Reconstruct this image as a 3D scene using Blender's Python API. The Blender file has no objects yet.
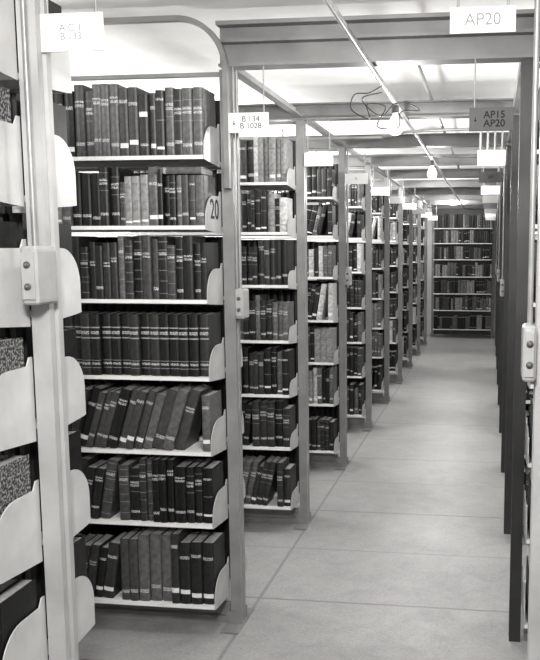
import bpy, bmesh, math, random
from math import sin, cos, pi, radians
from mathutils import Vector, Matrix
sc = bpy.context.scene
COL = sc.collection
try:
    sc.view_settings.view_transform = 'Standard'
    sc.view_settings.look = 'None'
except Exception: pass

# ------------------------------------------------------------------ materials
def g(v, w=1.0): return (v*1.0, v*0.993, v*0.975, 1)
def mat(name, v, rough=0.5, var=0.15, scale=6, bump=0.0, metal=0.0, v2=None, spec=0.4):
    m = bpy.data.materials.new(name); m.use_nodes = True
    nt = m.node_tree; b = nt.nodes['Principled BSDF']
    b.inputs['Roughness'].default_value = rough; b.inputs['Metallic'].default_value = metal
    b.inputs['Specular IOR Level'].default_value = spec
    tc = nt.nodes.new('ShaderNodeTexCoord'); n = nt.nodes.new('ShaderNodeTexNoise')
    n.inputs['Scale'].default_value = scale; n.inputs['Detail'].default_value = 5
    nt.links.new(tc.outputs['Object'], n.inputs['Vector'])
    cr = nt.nodes.new('ShaderNodeValToRGB')
    cr.color_ramp.elements[0].position = .3; cr.color_ramp.elements[1].position = .7
    cr.color_ramp.elements[0].color = g(v*(1-var)); cr.color_ramp.elements[1].color = g(min(1, (v2 or v*(1+var))))
    nt.links.new(n.outputs['Fac'], cr.inputs['Fac']); nt.links.new(cr.outputs['Color'], b.inputs['Base Color'])
    if bump:
        bp = nt.nodes.new('ShaderNodeBump'); bp.inputs['Strength'].default_value = bump
        bp.inputs['Distance'].default_value = .003
        nt.links.new(n.outputs['Fac'], bp.inputs['Height']); nt.links.new(bp.outputs['Normal'], b.inputs['Normal'])
    return m
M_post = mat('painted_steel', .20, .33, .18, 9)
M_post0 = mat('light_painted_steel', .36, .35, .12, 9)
M_postd = mat('dark_shaded_steel', .022, .45, .25, 9)  # shade on the right-hand posts is put into this colour; end panels share it
M_shelf = mat('white_shelf_enamel', .68, .35, .06, 8)
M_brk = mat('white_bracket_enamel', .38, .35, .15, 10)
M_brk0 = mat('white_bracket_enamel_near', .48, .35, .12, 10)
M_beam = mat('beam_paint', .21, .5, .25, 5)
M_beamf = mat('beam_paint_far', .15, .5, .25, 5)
M_strut = mat('strut_paint', .24, .55, .2, 5)
M_ceil = mat('ceiling_plaster', .86, .9, .05, 4)
M_wall = mat('wall_plaster', .62, .9, .06, 3)
M_page = mat('page_paper', .30, .9, .2, 60)
M_gilt = mat('gilt_line', .24, .5, .2, 80)
M_paper = mat('spine_label_paper', .65, .8, .1, 80)
M_box = mat('switch_box_enamel', .32, .4, .1, 20)
M_black = mat('grey_bakelite', .09, .35, .1, 20)
M_signw = mat('white_sign_card', .74, .6, .03, 10)
M_signd = mat('grey_sign_card', .075, .6, .1, 10)
M_ink = mat('sign_ink', .002, .7, .1, 10)
M_inkm = mat('grey_sign_ink', .18, .7, .1, 10)
M_inkb = mat('black_sign_ink', .03, .7, .1, 10)
M_inkg = mat('faded_sign_ink', .26, .7, .1, 10)
M_pipe = mat('galvanised_conduit', .28, .4, .2, 14, metal=.3)
M_cable = mat('rubber_cable', .02, .6, .1, 14)
def marble():
    m = mat('marbled_board', .05, .5)
    nt = m.node_tree; b = nt.nodes['Principled BSDF']
    v = nt.nodes.new('ShaderNodeTexNoise'); v.inputs['Scale'].default_value = 160; v.inputs['Detail'].default_value = 4
    tc = nt.nodes.new('ShaderNodeTexCoord'); nt.links.new(tc.outputs['Object'], v.inputs['Vector'])
    cr = nt.nodes.new('ShaderNodeValToRGB'); cr.color_ramp.elements[0].position = .48; cr.color_ramp.elements[1].position = .58
    cr.color_ramp.elements[0].color = g(.010); cr.color_ramp.elements[1].color = g(.28)
    nt.links.new(v.outputs['Fac'], cr.inputs['Fac']); nt.links.new(cr.outputs['Color'], b.inputs['Base Color'])
    return m
M_marble = marble()
SH = [.003, .004, .007, .012, .022, .042, .085, .20, .42]
NK = len(SH)
M_cov = [mat('book_cloth_%d' % i, s, .45, .4, 45, bump=.2, spec=.32) for i, s in enumerate(SH)]
def textmat(i, s):
    m = bpy.data.materials.new('spine_lettering_%d' % i); m.use_nodes = True
    nt = m.node_tree; b = nt.nodes['Principled BSDF']; b.inputs['Roughness'].default_value = .5
    tc = nt.nodes.new('ShaderNodeTexCoord'); mp = nt.nodes.new('ShaderNodeMapping')
    mp.inputs['Scale'].default_value = (460, 1, 280)
    n = nt.nodes.new('ShaderNodeTexNoise'); n.inputs['Scale'].default_value = 1; n.inputs['Detail'].default_value = 1
    nt.links.new(tc.outputs['Object'], mp.inputs['Vector']); nt.links.new(mp.outputs['Vector'], n.inputs['Vector'])
    cr = nt.nodes.new('ShaderNodeValToRGB'); cr.color_ramp.elements[0].position = .49; cr.color_ramp.elements[1].position = .56
    cr.color_ramp.elements[0].color = g(s); cr.color_ramp.elements[1].color = g(.6 if s < .15 else .02)
    nt.links.new(n.outputs['Fac'], cr.inputs['Fac']); nt.links.new(cr.outputs['Color'], b.inputs['Base Color'])
    return m
M_txt = [textmat(i, s) for i, s in enumerate(SH)]
def floormat():
    m = bpy.data.materials.new('concrete_floor'); m.use_nodes = True
    nt = m.node_tree; N = nt.nodes; L = nt.links; b = N['Principled BSDF']
    b.inputs['Roughness'].default_value = .40
    tc = N.new('ShaderNodeTexCoord')
    def noise(s, d, r, dist=0):
        n = N.new('ShaderNodeTexNoise'); n.inputs['Scale'].default_value = s; n.inputs['Detail'].default_value = d; n.inputs['Roughness'].default_value = r
        n.inputs['Distortion'].default_value = dist
        L.new(tc.outputs['Object'], n.inputs['Vector']); return n
    n1 = noise(1.5, 10, .65, .3); n2 = noise(80, 6, .65); n3 = noise(9, 10, .75, .5)
    ad = N.new('ShaderNodeMixRGB'); ad.inputs[0].default_value = .5
    L.new(n1.outputs['Fac'], ad.inputs[1]); L.new(n3.outputs['Fac'], ad.inputs[2])
    cr = N.new('ShaderNodeValToRGB'); cr.color_ramp.elements[0].position = .34; cr.color_ramp.elements[1].position = .66
    cr.color_ramp.elements[0].color = g(.24); cr.color_ramp.elements[1].color = g(.38)
    L.new(ad.outputs[0], cr.inputs['Fac'])
    mx = N.new('ShaderNodeMixRGB'); mx.blend_type = 'OVERLAY'; mx.inputs[0].default_value = .4
    L.new(cr.outputs['Color'], mx.inputs[1]); L.new(n2.outputs['Fac'], mx.inputs[2])
    sp = N.new('ShaderNodeSeparateXYZ'); L.new(tc.outputs['Object'], sp.inputs[0])
    wob = N.new('ShaderNodeMath'); wob.operation = 'MULTIPLY'; wob.inputs[1].default_value = .02; L.new(n3.outputs['Fac'], wob.inputs[0])
    yy = N.new('ShaderNodeMath'); yy.operation = 'ADD'; L.new(sp.outputs['Y'], yy.inputs[0]); L.new(wob.outputs[0], yy.inputs[1])
    def seam(out, off, per, w, top):
        a = N.new('ShaderNodeMath'); a.operation = 'SUBTRACT'; a.inputs[1].default_value = off; L.new(out, a.inputs[0])
        p = N.new('ShaderNodeMath'); p.operation = 'PINGPONG'; p.inputs[1].default_value = per/2; L.new(a.outputs[0], p.inputs[0])
        c = N.new('ShaderNodeMapRange'); c.inputs[1].default_value = w*.4; c.inputs[2].default_value = w*2.6; c.inputs[3].default_value = top; c.inputs[4].default_value = 0
        L.new(p.outputs[0], c.inputs[0]); return c
    s1 = seam(yy.outputs[0], 3.56, 1.3, .004, 1.0); s3 = seam(yy.outputs[0], 3.56, .65, .0035, .6); s2 = seam(sp.outputs['X'], -1.0, 20, .0045, .9)
    mxa = N.new('ShaderNodeMath'); mxa.operation = 'MAXIMUM'; L.new(s1.outputs[0], mxa.inputs[0]); L.new(s3.outputs[0], mxa.inputs[1])
    mxx = N.new('ShaderNodeMath'); mxx.operation = 'MAXIMUM'; L.new(mxa.outputs[0], mxx.inputs[0]); L.new(s2.outputs[0], mxx.inputs[1])
    sf = N.new('ShaderNodeMath'); sf.operation = 'MULTIPLY'; L.new(mxx.outputs[0], sf.inputs[0]); L.new(n3.outputs['Fac'], sf.inputs[1])
    m2 = N.new('ShaderNodeMixRGB'); m2.inputs[2].default_value = g(.03); L.new(sf.outputs[0], m2.inputs[0]); L.new(mx.outputs[0], m2.inputs[1])
    L.new(m2.outputs[0], b.inputs['Base Color'])
    bp = N.new('ShaderNodeBump'); bp.inputs['Strength'].default_value = .3; bp.inputs['Distance'].default_value = .003
    L.new(n2.outputs['Fac'], bp.inputs['Height']); L.new(bp.outputs['Normal'], b.inputs['Normal'])
    return m
M_floor = floormat()
def emis(name, s):
    m = bpy.data.materials.new(name); m.use_nodes = True; b = m.node_tree.nodes['Principled BSDF']
    b.inputs['Emission Color'].default_value = (1, .99, .97, 1); b.inputs['Emission Strength'].default_value = s
    b.inputs['Base Color'].default_value = (.9, .9, .88, 1); return m
M_bulb = emis('lit_bulb_glass', .35)

# ------------------------------------------------------------------ helpers
def mesh_from(name, verts, faces, mats, idx=None, smooth=False):
    me = bpy.data.meshes.new(name); me.from_pydata(verts, [], faces)
    for m in mats: me.materials.append(m)
    if idx: me.polygons.foreach_set('material_index', idx)
    if smooth: me.polygons.foreach_set('use_smooth', [True]*len(me.polygons))
    me.update(); return me
def extrude_poly(name, pts, a0, a1, axis, mats):
    """pts 2D polygon; axis 'X': pts=(y,z) ; 'Y': pts=(x,z) ; 'Z': pts=(x,y)"""
    def P(p, a):
        return (a, p[0], p[1]) if axis == 'X' else ((p[0], a, p[1]) if axis == 'Y' else (p[0], p[1], a))
    n = len(pts); v = [P(p, a0) for p in pts]+[P(p, a1) for p in pts]
    f = [tuple(range(n)), tuple(range(2*n-1, n-1, -1))]+[(i, i+n, (i+1) % n+n, (i+1) % n) for i in range(n)]
    me = mesh_from(name, v, f, mats)
    bm = bmesh.new(); bm.from_mesh(me); bmesh.ops.recalc_face_normals(bm, faces=bm.faces); bm.to_mesh(me); bm.free()
    return me
def boxes(name, bl, mats, bevel=0.0):
    bm = bmesh.new()
    for b in bl:
        x0, x1, y0, y1, z0, z1 = b[:6]
        bmesh.ops.create_cube(bm, size=1, matrix=Matrix.Translation(((x0+x1)/2, (y0+y1)/2, (z0+z1)/2)) @ Matrix.Diagonal((x1-x0, y1-y0, z1-z0, 1)))
    if bevel: bmesh.ops.bevel(bm, geom=bm.edges[:], offset=bevel, segments=3, affect='EDGES', profile=.6)
    me = bpy.data.meshes.new(name); bm.to_mesh(me); bm.free()
    for m in mats: me.materials.append(m)
    return me
def ob(name, data, loc=(0, 0, 0), parent=None, rot=None, **kw):
    o = bpy.data.objects.new(name, data); o.location = loc
    if rot: o.rotation_euler = rot
    if parent: o.parent = parent
    for k, v in kw.items(): o[k] = v
    COL.objects.link(o); return o
def tube(name, pts, r, m, res=3):
    cu = bpy.data.curves.new(name, 'CURVE'); cu.dimensions = '3D'; cu.bevel_depth = r; cu.bevel_resolution = res
    s = cu.splines.new('POLY'); s.points.add(len(pts)-1)
    for i, p in enumerate(pts): s.points[i].co = (*p, 1)
    cu.materials.append(m); cu.use_fill_caps = True
    t = bpy.data.objects.new(name, cu); me = bpy.data.meshes.new_from_object(t); bpy.data.objects.remove(t)
    me.polygons.foreach_set('use_smooth', [True]*len(me.polygons)); return me
def spline_pts(P, n=6):
    out = []
    Q = [Vector(p) for p in P]; Q = [Q[0]]+Q+[Q[-1]]
    for i in range(1, len(Q)-2):
        for k in range(n):
            t = k/n; a, b, c, d = Q[i-1:i+3]
            out.append(tuple(.5*((2*b)+(c-a)*t+(2*a-5*b+4*c-d)*t*t+(3*b-a-3*c+d)*t**3)))
    out.append(tuple(Q[-2])); return out
def lathe(name, prof, mats, seg=20):
    v = []; f = []
    for r, z in prof:
        for i in range(seg): v.append((r*cos(2*pi*i/seg), r*sin(2*pi*i/seg), z))
    for j in range(len(prof)-1):
        for i in range(seg):
            f.append((j*seg+i, j*seg+(i+1) % seg, (j+1)*seg+(i+1) % seg, (j+1)*seg+i))
    f.append(tuple(range(seg-1, -1, -1))); k = (len(prof)-1)*seg; f.append(tuple(range(k, k+seg)))
    return mesh_from(name, v, f, mats, smooth=True)
def textmesh(s, size, m, align='CENTER', off=0):
    cu = bpy.data.curves.new('t', 'FONT'); cu.body = s; cu.size = size; cu.align_x = align; cu.align_y = 'CENTER'
    cu.extrude = .0004; cu.space_line = .85; cu.materials.append(m); cu.offset = off
    t = bpy.data.objects.new('t', cu); me = bpy.data.meshes.new_from_object(t); bpy.data.objects.remove(t); return me

H = 1.56
YR = [1.86]+[3.3+1.3*i for i in range(9)]     # range centre lines
Z1 = [H+z for z in (.340, .083, -.194, -.489, -.781, -1.07, -1.40)]
Z0 = [H+z for z in (.40, .122, -.15, -.42, -.713, -1.0, -1.36)]
XL = -1.0; XR = .10
ZB = H+.68; ZC = H+.90

# ------------------------------------------------------------------ structure
def struct(name, me): return ob(name, me, kind='structure')
struct('floor', boxes('floor', [(-2.7, 1.8, -1.2, 15.3, -.1, 0)], [M_floor]))
struct('ceiling', boxes('ceiling', [(-2.7, 1.8, -1.2, 15.3, ZC, ZC+.1)], [M_ceil]))
struct('wall_left', boxes('w', [(-2.8, -2.7, -1.2, 15.3, -.1, ZC+.1)], [M_wall]))
struct('wall_right', boxes('w', [(1.8, 1.9, -1.2, 15.3, -.1, ZC+.1)], [M_wall]))
struct('wall_back', boxes('w', [(-2.8, 1.9, 15.3, 15.4, -.1, ZC+.1)], [M_wall]))
struct('wall_front', boxes('w', [(-2.8, 1.9, -1.3, -1.2, -.1, ZC+.1)], [M_wall]))
k = 1
def ibeam(y, hh, w):   # rolled I profile (y,z)
    t = .008; h0 = ZB; h1 = ZB+hh
    return [(y-w, h0), (y+w, h0), (y+w, h0+t), (y+t/2, h0+t), (y+t/2, h1-t), (y+w, h1-t), (y+w, h1), (y-w, h1), (y-w, h1-t), (y-t/2, h1-t), (y-t/2, h0+t), (y-w, h0+t)]
def built_beam(y):     # built-up beam with ledges
    z = ZB; a = y-.045; b = y+.045
    return [(a+.004, z+.010), (b, z+.010), (b, z+.172), (a-.018, z+.172), (a-.018, z+.157), (a+.034, z+.157), (a+.034, z+.106), (a-.014, z+.106), (a-.014, z+.094),
            (a+.03, z+.094), (a+.03, z+.020), (a+.004, z+.020)]
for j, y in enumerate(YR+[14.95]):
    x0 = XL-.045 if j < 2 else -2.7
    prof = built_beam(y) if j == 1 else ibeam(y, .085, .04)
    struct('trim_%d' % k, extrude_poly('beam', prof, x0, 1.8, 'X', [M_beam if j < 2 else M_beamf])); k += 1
for x in (-1.022, .122):   # angle struts between posts
    for i in range(1, len(YR)):
        y0 = YR[i]+.05; y1 = (YR+[14.95])[i+1]-.05
        w = .02
        struct('trim_%d' % k, extrude_poly('angle', [(x-w, ZB+.012), (x+w, ZB+.012), (x+w, ZB+.02), (x-w+.006, ZB+.02), (x-w+.006, ZB+.06), (x-w, ZB+.06)], y0, y1, 'Y', [M_strut])); k += 1

# ------------------------------------------------------------------ range parts
def post_mesh(m, s, foot=True):   # s=+1: aisle on +x side. origin at outer aisle face, centre y
    d = .045; w = .03; t = .004
    pts = [(0, -w), (0, -.010), (-.009, -.007), (-.009, .007), (0, .010), (0, w), (-d, w), (-d, w-.012), (-d+t, w-.012), (-d+t, w-t), (-.013, w-t), (-.013, -w+t), (-d+t, -w+t), (-d+t, -w+.012), (-d, -w+.012), (-d, -w)]
    pts = [(s*p[0], p[1]) for p in pts]
    a = extrude_poly('post', pts, .006 if foot else 0, ZB, 'Z', [m])
    if not foot: return a
    x0, x1 = sorted((s*.010, -s*.065))
    b = boxes('foot', [(x0, x1, -.12, .12, 0, .008), (x0+.004, x1-.004, -.038, -.031, .008, .06), (x0+.004, x1-.004, .031, .038, .008, .06)], [m])
    bm = bmesh.new(); bm.from_mesh(a); bm.from_mesh(b); bm.to_mesh(a); bm.free(); return a
LEN = .90; DEP = .185
def shelf_mesh(L, dep=DEP):   # origin: right end front edge at top surface, extends -x and +y
    t = .0025; h = .0145
    pts = [(0, 0), (dep, 0), (dep, -h), (dep-t, -h), (dep-t, -t), (t, -t), (t, -h+t), (.012, -h+t), (.012, -h), (0, -h)]
    return extrude_poly('shelf', pts, -L, 0, 'X', [M_shelf])
def bracket_mesh(h, r, m):   # in yz plane
    pts = [(DEP+.005, -.030), (.03, -.018), (0, -.0145), (0, h-r)]
    for i in range(1, 9):
        a = pi/2*i/8; pts.append((r-r*cos(a), h-r+r*sin(a)))
    pts += [(DEP-.02, h), (DEP-.008, h+.02), (DEP+.005, h+.02)]
    return extrude_poly('bracket', pts, 0, .003, 'X', [m])
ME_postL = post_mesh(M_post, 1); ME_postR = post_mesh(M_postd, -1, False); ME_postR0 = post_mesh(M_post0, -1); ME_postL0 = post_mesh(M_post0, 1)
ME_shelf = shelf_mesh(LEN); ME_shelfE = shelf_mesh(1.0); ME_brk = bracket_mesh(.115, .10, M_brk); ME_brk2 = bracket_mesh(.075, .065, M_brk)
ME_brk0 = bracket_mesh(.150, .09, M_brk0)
ME_rail = boxes('rail', [(-.5*LEN, .5*LEN, -.010, .010, -.008, .008)], [M_beam], .002)
ME_base = boxes('base_rail', [(-.5*LEN, .5*LEN, -.02, .02, 0, .03), (-.5*LEN, .5*LEN, -.004, .004, .03, .09)], [M_post])
def make_range(side, i):
    y = YR[i]; zs = Z0 if i == 0 else Z1
    s = 1 if side == 'L' else -1
    X = XL if side == 'L' else XR
    root = ob('bookcase', None, (X, y, 0), label='tall double-faced painted steel library bookcase beside the aisle',
              category='bookcase', group='library stacks along the aisle')
    root.empty_display_size = .1
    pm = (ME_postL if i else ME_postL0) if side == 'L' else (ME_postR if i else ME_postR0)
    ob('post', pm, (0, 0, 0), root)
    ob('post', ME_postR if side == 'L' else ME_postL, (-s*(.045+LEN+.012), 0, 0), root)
    ob('top_rail', ME_rail, (-s*(.048+LEN/2+.003), 0, ZB-.012), root)
    ob('base_rail', ME_base, (-s*(.078+LEN/2-.02), 0, .0), root)
    x0 = -s*.052
    xs = x0 if s > 0 else x0+LEN
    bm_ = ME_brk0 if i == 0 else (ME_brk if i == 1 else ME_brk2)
    for z in zs:
        ob('shelf', ME_shelf, (xs, -.035-DEP, z), root)
        ob('shelf', ME_shelf, (xs-LEN, .035+DEP, z), root, rot=(0, 0, pi))
        b1 = ob('shelf_bracket', bm_, (-.0515 if s > 0 else .0485, -.035-DEP, z), root)
        ob('shelf_bracket', bm_, (-.0485 if s > 0 else .0515, .035+DEP, z), root, rot=(0, 0, pi))
        if side == 'L' and i == 1 and z == zs[1]:
            t = textmesh('20', .105, M_ink, off=.001)
            ob('number_marking', t, (.0036, .105, .060), b1, rot=(pi/2, 0, pi/2), label='black painted number 20')
for i in range(len(YR)):
    make_range('L', i); make_range('R', i)
YE = 14.78
root = ob('bookcase', None, (.08, YE, 0), label='single-faced steel bookcase closing the end of the aisle', category='bookcase', group='library stacks along the aisle')
ob('post', ME_postL, (0, DEP+.04, 0), root); ob('post', ME_postL, (-1.05, DEP+.04, 0), root)
for z in Z1: ob('shelf', ME_shelfE, (-.05, 0, z), root)
ob('header_panel', boxes('h', [(-1.10, 0, DEP+.0, DEP+.07, ZB-.10, ZB-.005)], [M_postd]), (0, 0, 0), root)
ob('back_panel', boxes('h', [(-1.05, -.05, DEP+.002, DEP+.006, .05, ZB-.10)], [M_postd]), (0, 0, 0), root)

# ------------------------------------------------------------------ books
# (z0,z1,slot): slots 0 cover 1 text 2 gilt 3 paper
DD = {0: [(.17, .215, 1), (.73, .77, 1), (.79, .82, 1)],
      1: [(.10, .106, 2), (.30, .306, 2), (.48, .486, 2), (.66, .666, 2), (.72, .77, 1), (.80, .806, 2), (.93, .936, 2)],
      2: [(.13, .20, 3), (.76, .81, 1)],
      3: [(.16, .215, 1)],
      4: [(.15, .19, 1), (.68, .76, 3)],
      5: [(.16, .21, 1), (.56, .566, 2), (.66, .70, 1), (.72, .76, 1), (.86, .866, 2)],
      7: [(.12, .128, 2), (.17, .21, 1), (.24, .248, 2), (.60, .62, 2), (.67, .72, 1), (.77, .79, 2)],
      8: [(.62, .65, 1), (.67, .70, 1)],
      9: [(.10, .14, 3), (.50, .508, 2), (.80, .84, 1)],
      6: []}
JR = random.Random(99)
def levels(kind, jit):
    D = DD[kind]; out = []; z = 0; j1 = JR.uniform(-.045, .045) if jit else 0; j2 = JR.uniform(-.07, .05) if jit else 0
    for a, b, s in D:
        j = j1 if a < .4 else j2
        out.append((z, a+j, 0)); out.append((a+j, b+j, s)); z = b+j
    out.append((z, 1, 0)); return out
def book_geo(t, d, h, kind, simple=False, jit=True):
    """origin bottom right front; x in [-t,0], spine towards -y"""
    bulge = min(.008, t*.24); seg = 4 if simple else 6
    pts = [(0, d)]
    for i in range(seg+1):
        a = pi*i/seg; pts.append((-t/2+t/2*cos(a), bulge-bulge*sin(a)))
    pts.append((-t, d))
    nout = len(pts)
    if not simple:
        c = .0028
        pts += [(-t+c, d), (-t+c, bulge+.003), (-c, bulge+.003), (-c, d)]
    n = len(pts); L = levels(kind, jit and kind != 7)
    zs = [0]+[b for a, b, s in L]
    v = [(p[0], p[1], z*h) for z in zs for p in pts]; f = []; idx = []
    for j, (a, b, s) in enumerate(L):
        for i in range(n):
            i2 = (i+1) % n
            f.append((j*n+i, (j+1)*n+i, (j+1)*n+i2, j*n+i2))
            arc = 1 <= i <= seg
            if arc and s == 2: idx.append(2)
            elif arc and s and (2 <= i <= seg-1): idx.append(s)
            else: idx.append(0)
    top = len(L)*n
    if simple:
        f.append(tuple(range(top+n-1, top-1, -1))); idx.append(4)
        f.append(tuple(range(n))); idx.append(0)
    else:
        o = nout
        for base, flip in ((top, False), (0, True)):
            fs = [(base+0, base+1, base+o+2, base+o+3), tuple([base+k for k in range(1, seg+2)]+[base+o+1, base+o+2]),
                  (base+seg+1, base+seg+2, base+o, base+o+1)]
            for q in fs:
                f.append(tuple(reversed(q)) if not flip else q); idx.append(0)
    return v, f, idx
BK = [0]
stuffV = []; stuffF = []; stuffI = []
def add_stuff(x, y, z, t, d, h, kind, shade, a):
    v, f, idx = book_geo(t, d, h, kind, True); b = len(stuffV); ca, sa = cos(a), sin(a)
    for p in v: stuffV.append((x+p[0]*ca+p[2]*sa, y+p[1], z-p[0]*sa+p[2]*ca))
    for q in f: stuffF.append(tuple(b+i for i in q))
    for s in idx: stuffI.append({0: shade, 1: NK+shade, 2: 2*NK, 3: 2*NK+1, 4: 2*NK+2}[s])
TONE = ['black', 'black', 'black', 'very dark', 'dark grey', 'dark grey', 'mid-grey', 'light grey', 'pale']
EXTRA = {0: 'lettered spine', 1: 'gilt ruled bands', 2: 'pale paper label', 3: 'small call number',
         4: 'pale title label', 5: 'ruled lettered spine', 6: 'plain spine', 7: 'gilt banded spine', 8: 'short title', 9: 'low pale label'}
def add_book(x, y, z, t, d, h, kind, shade, a, group, marble=False):
    v, f, idx = book_geo(t, d, h, kind)
    me = mesh_from('book', v, f, [M_marble if marble else M_cov[shade], M_txt[shade], M_gilt, M_paper], idx)
    pose = 'lying flat on others' if a > 1 else ('leaning on shelf' if abs(a) > .03 else 'upright on shelf')
    lab = ('marbled black and white bound volume standing on steel shelf' if marble else
           '%s clothbound book with %s, %s' % (TONE[shade], EXTRA[kind], pose))
    o = ob('book', me, (x, y, z), rot=(0, a, 0), label=lab, category='book', group=group)
    c = .0032; m = .003
    ob('page_block', boxes('pages', [(-t+c, -c, .012, d-m, m, h-m)], [M_page]), (0, 0, 0), o)
    BK[0] += 1
def fill(xr, xl, yf, z, gap, st, rng, dest, group='', back=False):
    x = xr; n = 0; lean_at = st.get('lean_at', -1); ll = st.get('lean_n', 0); ang = st.get('ang', 0)
    cur_s = rng.choice(st['shades']); cur_k = rng.choice(st['kinds']); cur_h = st['hm']; cur_t = st['tm']; run = 0
    while True:
        if st.get('uniform'):
            s, kd, h, t = st['shades'][0], st['kinds'][0], st['hm'], st['tm']
            if st.get('alt') and n % 7 in (0, 5): s = st['shades'][-1]
        else:
            if run <= 0:
                cur_s = rng.choice(st['shades']); cur_k = rng.choice(st['kinds']); cur_h = st['hm']+rng.uniform(-1, 1)*st['hv']
                cur_t = st['tm']+rng.uniform(-1, 1)*st['tv']; run = rng.choice((1, 1, 1, 1, 2, 3))
            run -= 1; s, kd = cur_s, cur_k; h = cur_h+rng.uniform(-.003, .003); t = cur_t+rng.uniform(-.0015, .0015)
        if st.get('flat_n') and n < st['flat_n']: h = .186
        h = min(h, gap-.022); a = 0
        if ll and lean_at <= n < lean_at+ll:
            a = radians(ang)
            if n == lean_at: x -= h*sin(a)+.002
            h = min(h, gap-.034)
            step = t/cos(a)+.0006
        else: step = t+.0006
        if x-step < xl: break
        d = min(.15, .10+h*.22)+rng.uniform(-.006, .006); yy = yf+rng.uniform(.003, .026)
        if back: yy = yf-d
        if dest == 'obj': add_book(x, yy, z, t, d, h, kd, s, a, group)
        else: add_stuff(x, yy, z, t, d, h, kd, s, a)
        x -= step; n += 1
gaps = lambda zs: [ZB-.05-zs[0]]+[zs[i-1]-.016-zs[i] for i in range(1, 7)]
G1 = gaps(Z1); G0 = gaps(Z0)
XE = XL-.053
S = [
 dict(hm=.244, hv=.022, tm=.031, tv=.011, shades=[3, 4, 5, 6, 6, 2, 5, 7], kinds=[0, 4, 5, 2, 8, 9]),
 dict(hm=.192, hv=.042, tm=.029, tv=.011, shades=[2, 3, 5, 6, 7, 4, 1, 6], kinds=[0, 2, 3, 5, 8, 9], flat_n=6),
 dict(hm=.224, hv=.032, tm=.031, tv=.010, shades=[1, 2, 3, 3, 5, 4, 6], kinds=[0, 1, 5, 3, 8]),
 dict(hm=.238, hv=0, tm=.0385, tv=0, shades=[2, 4], kinds=[7], uniform=True, alt=True),
 dict(hm=.236, hv=.022, tm=.034, tv=.009, shades=[1, 2, 4, 5, 3, 6, 2], kinds=[0, 2, 5, 3, 8], lean_at=1, lean_n=30, ang=17),
 dict(hm=.236, hv=.030, tm=.036, tv=.012, shades=[1, 2, 2, 3, 4, 5], kinds=[5, 1, 3, 0, 9], lean_at=11, lean_n=30, ang=10),
 dict(hm=.248, hv=.040, tm=.038, tv=.013, shades=[3, 4, 5, 6, 2, 1], kinds=[0, 5, 2, 3, 8], lean_at=9, lean_n=30, ang=9)]
rg = random.Random(33)
for r in range(7):
    fill(XE-.004, -1.76, YR[1]-.035-DEP, Z1[r], G1[r], S[r], rg, 'obj', 'bound volumes on the nearest full bookcase')
add_book(XE-.190, YR[1]-.035-DEP+.006, Z1[1]+.1895, .026, .14, .180, 3, 6, pi/2, 'bound volumes on the nearest full bookcase')
S2 = [
 dict(hm=.228, hv=.014, tm=.031, tv=.008, shades=[5, 7, 7, 8, 8, 7], kinds=[0, 2, 3, 8]),
 dict(hm=.205, hv=.030, tm=.030, tv=.009, shades=[1, 2, 6, 8, 7], kinds=[0, 5, 3, 9]),
 dict(hm=.220, hv=.026, tm=.032, tv=.008, shades=[4, 5, 3, 7, 2], kinds=[0, 1, 5, 3]),
 dict(hm=.220, hv=.026, tm=.030, tv=.008, shades=[2, 6, 7, 3, 8], kinds=[5, 0, 8]),
 dict(hm=.230, hv=.026, tm=.036, tv=.010, shades=[1, 2, 4, 3, 2, 6], kinds=[0, 5, 3, 9]),
 dict(hm=.230, hv=.026, tm=.036, tv=.010, shades=[1, 2, 2, 4, 7], kinds=[5, 0, 2], lean_at=5, lean_n=2, ang=6),
 dict(hm=.230, hv=.026, tm=.034, tv=.008, shades=[1, 3, 4, 2, 6], kinds=[0, 5, 2, 9], lean_at=2, lean_n=20, ang=13)]
for r in range(7):
    fill(XE-.004, -1.46, YR[2]-.035-DEP, Z1[r], G1[r], S2[r], rg, 'obj', 'bound volumes on the second bookcase')
def rstyle(rng, r):
    d = dict(hm=rng.uniform(.19, .225) if r < 3 else rng.uniform(.215, .245), hv=rng.uniform(.008, .034), tm=rng.uniform(.027, .036), tv=.008,
             shades=rng.sample([1, 2, 2, 3, 4, 5, 6, 7, 8], 5), kinds=[0, 5, 2, 3, 1, 8, 9])
    if rng.random() < .4: d.update(lean_at=rng.choice((1, 2, 4)), lean_n=rng.choice((4, 20)), ang=rng.uniform(6, 14))
    return d
for r in range(7):
    fill(XE-.004, -1.34, YR[3]-.035-DEP, Z1[r], G1[r], rstyle(rg, r), rg, 'obj', 'bound volumes on the third bookcase')
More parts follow.
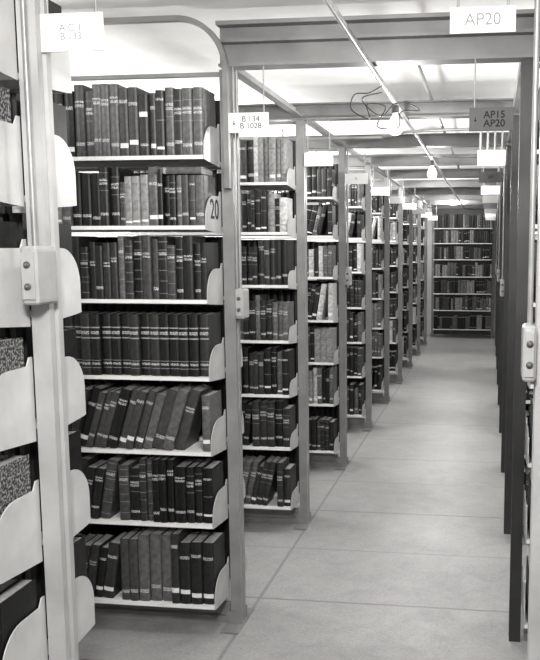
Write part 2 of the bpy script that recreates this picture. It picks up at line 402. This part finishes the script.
for r in range(7):
    x = XE-.003; zz = Z0[r]
    for j in range(2):
        t = .034+rg.uniform(-.004, .006); h = min(.25, G0[r]-.03)-rg.uniform(0, .02)
        add_book(x, YR[0]-.035-DEP+.012, zz, t, .155, h, rg.choice((5, 0)), 1, 0, 'volumes by the brackets of the foremost bookcase', marble=(r in (1, 3, 4, 6) and j == 0))
        x -= t+.001
    x = XE-.003
    t = .036; h = min(.25, G0[r]-.03)-rg.uniform(0, .02)
    v, f, idx = book_geo(t, .15, h, 5)
    me = mesh_from('book', v, f, [M_cov[1], M_txt[1], M_gilt, M_paper], idx)
    o = ob('book', me, (x-t, YR[0]+.035+DEP-.012, zz), rot=(0, 0, pi), label='black clothbound book standing beside a white shelf bracket', category='book', group='volumes by the brackets of the foremost bookcase')
    ob('page_block', boxes('pages', [(-t+.0032, -.0032, .012, .147, .003, h-.003)], [M_page]), (0, 0, 0), o)
    x = XR+.055+.075
    for j in range(2):
        t = .034; h = min(.23, G1[r]-.03)-rg.uniform(0, .02)
        add_book(x, YR[1]-.035-DEP+.012, Z1[r], t, .15, h, rg.choice((5, 0, 3)), rg.choice((2, 3, 5)), 0, 'end volumes on the bookcase across the aisle')
        x -= t+.001
rs = random.Random(5)
for i in range(4, len(YR)):
    for r in range(7): fill(XE-.004, -1.40, YR[i]-.035-DEP, Z1[r], G1[r], rstyle(rs, r), rs, 'stuff')
for r in range(7):
    fill(XE-.74, XE-.89, YR[1]-.035-DEP, Z1[r], G1[r], rstyle(rs, r), rs, 'stuff')
    fill(-1.47, XE-.89, YR[2]-.035-DEP, Z1[r], G1[r], rstyle(rs, r), rs, 'stuff')
    fill(-1.35, XE-.89, YR[3]-.035-DEP, Z1[r], G1[r], rstyle(rs, r), rs, 'stuff')
for i in range(0, len(YR)):
    xr = XE-.004 if i else XE-.06
    for r in range(7):
        z = (Z1 if i else Z0)[r]; gp = (G1 if i else G0)[r]
        st = dict(hm=min(.30, gp-.02), hv=.004, tm=.04, tv=.006, shades=[1, 2, 3], kinds=[6])
        if r == 0: st['hm'] = .24
        fill(xr, XE-.88 if i < 4 else -1.5, YR[i]+.035+DEP-.012, z, gp, st, rs, 'stuff', back=True)
        fill(XR+.055+.5, XR+.055, YR[i]+.035+DEP-.012, z, gp, st, rs, 'stuff', back=True)
for i in range(0, len(YR)):
    for r in range(7):
        x1 = XR+.055+(.45 if i != 1 else .55); x0 = XR+.055 if i != 1 else XR+.055+.08
        z = (Z1 if i else Z0)[r]; gp = (G1 if i else G0)[r]
        fill(x1, x0, YR[i]-.035-DEP, z, gp, dict(hm=min(.24, gp-.05), hv=.02, tm=.034, tv=.006, shades=[1, 2, 3, 4, 5], kinds=[0, 5, 3]), rs, 'stuff')
for r in range(7):
    fill(.08-.052, .08-1.04, YE, Z1[r], G1[r], dict(hm=.215, hv=.03, tm=.040, tv=.012, shades=[2, 3, 5, 4, 7, 6, 6, 2, 7], kinds=[6, 6, 6, 2, 3]), rs, 'stuff')
me = mesh_from('books', stuffV, stuffF, M_cov+M_txt+[M_gilt, M_paper, M_page], stuffI)
ob('books', me, kind='stuff', label='rows of dark clothbound books filling the farther bookcases', category='books')
print('BOOKS', BK[0])

# ------------------------------------------------------------------ signs
def sign(x0, x1, y, z0, z1, txt, dark, ink=None, size=.03, arrow=False, rods=(-.38, .38), off=0, rr=.0028):
    w = x1-x0; h = z1-z0; m = M_signd if dark else M_signw
    root = ob('aisle_sign', None, ((x0+x1)/2, y, (z0+z1)/2),
              label=('dark grey' if dark else 'white')+' card sign'+(' reading '+txt.replace('\n', '-').replace(' ', '') if txt else '')+' hung on thin rods',
              category='sign', group='range signs hanging beside the aisle')
    root.empty_display_size = .05
    ob('sign_panel', boxes('panel', [(-w/2, w/2, -.003, .003, -h/2, h/2)], [m], .001), (0, 0, 0), root)
    for sx in rods:
        ob('hanger_rod', tube('rod', [(sx*w, .003+rr, h/2-.01), (sx*w, .003+rr, ZB-(z0+z1)/2)], rr, M_pipe), (0, 0, 0), root)
    if txt:
        ob('lettering', textmesh(txt, size, ink or M_ink, off=off), (size*.3 if arrow else 0, -.0036, 0), root, rot=(pi/2, 0, 0))
    if arrow:
        q = .006
        am = extrude_poly('arrow', [(-q*.25, q*1.6), (q*.25, q*1.6), (q*.25, 0), (q, 0), (0, -q*1.3), (-q, 0), (-q*.25, 0)], -.0004, .0004, 'Y', [ink or M_ink])
        ob('arrow_mark', am, (-w*.36, -.0038, -.002), root)
zs0, zs1 = H+.435, H+.515
sign(XL-.008, XL+.143, YR[0]-.0, zs0+.0, zs1+.002, 'A C 1\nB 133', False, M_inkg, .022)
sign(XL+.004, XL+.160, YR[1]-.08, zs0, zs1-.006, 'B 134\nB 1028', False, M_inkb, .030, True)
for i in range(2, len(YR)):
    sign(XL+.004, XL+.160, YR[i]-.04, zs0, zs1-.01, 'B' if i < 5 else '', False, M_inkg, .026)
sign(-.092, .044, YR[0], zs0+.010, zs0+.062, 'AP20', False, M_inkm, .035)
sign(-.085, .075, YR[1]-.09, zs0-.012, zs1-.008, 'AP15\nAP20', True, M_ink, .036, True, rods=(-.38,), off=.0006)
sign(-.075, .07, YR[2]-.04, zs0-.010, zs1-.010, '', False, rods=(-.40, -.14, .12, .38), rr=.006)
for i in range(3, len(YR)):
    sign(-.085, .07, YR[i]-.04, zs0, zs1-.008, 'AP' if i == 3 else '', i in (3, 6), M_ink, .03)

# ------------------------------------------------------------------ switch boxes
def switch_box(x, y, z, side, sc_=1.0):
    s = 1 if side == 'L' else -1
    root = ob('switch_box', None, (x, y, z), label='small grey cast metal light switch box mounted on bookcase post', category='switch box', group='switch boxes on the posts')
    root.empty_display_size = .03
    q = sc_; w = .038 if side == 'L' else .030
    ob('housing', boxes('housing', [(min(0, s*w*q), max(0, s*w*q), -.042*q, .042*q, -.060*q, .060*q)], [M_box], .012), (0, 0, 0), root)
    ob('cover_plate', boxes('cover', [(min(s*.006, s*(w-.005)*q), max(s*.006, s*(w-.005)*q), -.046*q, -.042*q+.001, -.048*q, .048*q)], [M_box], .0015), (0, 0, 0), root)
    for dz in (.022, -.022):
        kn = lathe('knob', [(.0075, 0), (.0075, .003), (.0045, .004), (.0035, .009), (.0025, .011)], [M_black], 16)
        ob('toggle', kn, (s*w*.5*q, -.046*q, dz*q), root, rot=(pi/2, 0, 0))
    ob('conduit', tube('c', [(s*.014, 0, .06), (s*.014, 0, ZB-z-.0)], .006, M_pipe), (0, 0, 0), root)
switch_box(XL-.016, YR[0]-.075, H-.06, 'L', 1.08); switch_box(XL, YR[1]-.0, H-.22, 'L')
switch_box(XR, YR[0]-.03, H-.22, 'R')
for i in (3, 5, 7): switch_box(XR, YR[i], H-.27, 'R')
for i in (3,): switch_box(XL, YR[i], H-.2, 'L')

# ------------------------------------------------------------------ bent strap, pipes, conduit
X0 = XL+.0; Rr = .20; zt = H+.875; tw = .020
cl = [(X0, ZB-.45), (X0, zt-Rr)]+[(X0-Rr+Rr*cos(pi/2*i/16), zt-Rr+Rr*sin(pi/2*i/16)) for i in range(1, 17)]+[(XL-1.6, zt)]
inner = [(X0-tw, ZB-.45), (X0-tw, zt-Rr)]+[(X0-Rr+(Rr-tw)*cos(pi/2*i/16), zt-Rr+(Rr-tw)*sin(pi/2*i/16)) for i in range(1, 17)]+[(XL-1.6, zt-tw)]
n_ = len(cl); vv = []; ff = []
for y in (YR[1]-.075, YR[1]-.048):
    vv += [(a, y, b) for a, b in cl]+[(a, y, b) for a, b in inner]
N2 = 2*n_
for i in range(n_-1):
    ff += [(i, i+1, n_+i+1, n_+i), (N2+i, N2+n_+i, N2+n_+i+1, N2+i+1), (i, N2+i, N2+i+1, i+1), (n_+i, n_+i+1, N2+n_+i+1, N2+n_+i)]
ff += [(0, n_, N2+n_, N2), (n_-1, N2+n_-1, N2+N2-1, N2-1)]
me = mesh_from('strap', vv, ff, [M_post])
bm = bmesh.new(); bm.from_mesh(me); bmesh.ops.recalc_face_normals(bm, faces=bm.faces); bm.to_mesh(me); bm.free()
ob('steel_strap', me, label='bent painted steel strap curving over the top of a bookcase', category='steel strap')
XC = -.45; zc = ZB-.012
ob('electrical_conduit', tube('con', [(XC, 1.0, zc), (XC, 14.6, zc)], .010, M_pipe), label='long galvanised conduit running under the ceiling beams', category='conduit')
for pp, rr in (([(-1.9, 4.9, ZB-.06), (-.75, 4.88, ZB-.06), (-.6, 4.87, ZB-.055), (-.5, 4.84, ZB-.045), (-.4, 4.8, ZB-.04), (.3, 4.75, ZB-.035), (1.0, 4.75, ZB-.035)], .009),
               ([(-.9, 3.75, ZB+.13), (-.7, 3.85, ZB+.14), (-.3, 4.0, ZB+.16), (.9, 4.0, ZB+.16)], .010),
               ([(-1.4, 6.2, ZB-.02), (-.5, 6.2, ZB-.02), (-.3, 6.35, ZB-.02), (.6, 6.4, ZB-.02)], .009),
               ([(-.32, 3.38, ZB+.095), (-.32, 9, ZB+.095)], .010)):
    ob('pipe', tube('pipe', spline_pts(pp), rr, M_pipe), label='thin painted pipe crossing above the aisle', category='pipe', group='pipes under the ceiling')
ob('electrical_cable', tube('cab', spline_pts([(XC, 3.55, zc-.012), (XC-.06, 3.6, zc-.03), (XC-.13, 3.66, zc-.025), (XC-.15, 3.7, zc-.08), (XC-.08, 3.76, zc-.11), (XC-.10, 3.82, zc-.04), (XC-.02, 3.84, zc-.05), (XC-.06, 3.86, zc-.13), (XC+.03, 3.9, zc-.13), (XC+.04, 3.92, zc-.06), (XC+.12, 3.95, zc-.05), (XC+.07, 3.98, zc-.015), (XC, 4.0, zc-.012), (XC-.05, 3.9, zc-.08), (XC-.12, 3.8, zc-.02), (XC-.02, 3.7, zc-.012)]), .0025, M_cable), label='loose looping black electrical cable hanging from conduit', category='cable')
bulbprof = [(.012, 0), (.013, -.012), (.022, -.025), (.034, -.05), (.038, -.068), (.034, -.086), (.020, -.100), (.004, -.105)]
sockprof = [(.010, .03), (.017, .026), (.018, .0), (.014, -.004)]
ME_b = lathe('bulb', bulbprof, [M_bulb]); ME_s = lathe('socket', sockprof, [M_black])
def lamp(x, y, z, power, tilt=0):
    root = ob('pendant_lamp', None, (x, y, z), label='bare light bulb in a black socket under the ceiling', category='lamp', group='bare bulbs lighting the stacks')
    root.empty_display_size = .03
    ob('bulb', ME_b, (0, 0, 0), root); ob('socket', ME_s, (0, 0, 0), root)
    ztop = ZB-.022 if abs(x-XC) < .01 else ZC
    if ztop-z > .031: ob('stem', tube('st', [(0, 0, .03), (0, 0, ztop-z)], .005, M_pipe), (0, 0, 0), root)
    l = bpy.data.lights.new('bulb_light', 'POINT'); l.energy = power; l.shadow_soft_size = .045; l.color = (1, .992, .975)
    ob('bulb_light', l, (0, 0, -.16), root)
for y, p in ((4.05, 26), (6.6, 18)): lamp(XC, y, ZB-.052, p)
for y, p in ((9.2, 20), (11.8, 22), (13.6, 40)): lamp(-.6, y, ZC-.06, p)  # lamps added high between the beams to brighten the far aisle ceiling
for x, y, p in ((-1.9, 2.62, 7), (-2.25, 3.95, 30), (-1.75, 5.25, 36), (-1.6, 6.55, 44), (-1.6, 7.85, 34), (-1.6, 9.15, 44), (-1.6, 11.75, 42), (-1.6, 14.3, 24)): lamp(x, y, ZB+.07, p)
for y, p in ((3.95, 34), (5.25, 20), (6.55, 38), (9.15, 38), (11.75, 34)): lamp(.75, y, ZB+.09, p)

def area(loc, tgt, size, e):
    l = bpy.data.lights.new('flood', 'AREA'); l.energy = e; l.size = size; l.color = (1, .992, .975)
    o = ob('flood_light', l, loc); o.rotation_euler = (Vector(tgt)-Vector(loc)).to_track_quat('-Z', 'Y').to_euler()
area((-.1, .1, 2.2), (-1.3, 3.2, .9), .25, 70)
area((-.45, 2.0, 2.25), (-.5, 5, .0), .25, 20)
w = bpy.data.worlds.new('World'); sc.world = w; w.use_nodes = True
w.node_tree.nodes['Background'].inputs[0].default_value = (.5, .49, .48, 1); w.node_tree.nodes['Background'].inputs[1].default_value = .02

cd = bpy.data.cameras.new('camera'); cam = bpy.data.objects.new('camera', cd); COL.objects.link(cam)
cam.location = (0, 0, H); cam.rotation_euler = (radians(90-7.37), 0, radians(7.8))
cd.sensor_width = 36; cd.lens = 850/660*36; cd.shift_x = -103/660; cd.shift_y = 28/660; cd.clip_start = .02
sc.camera = cam
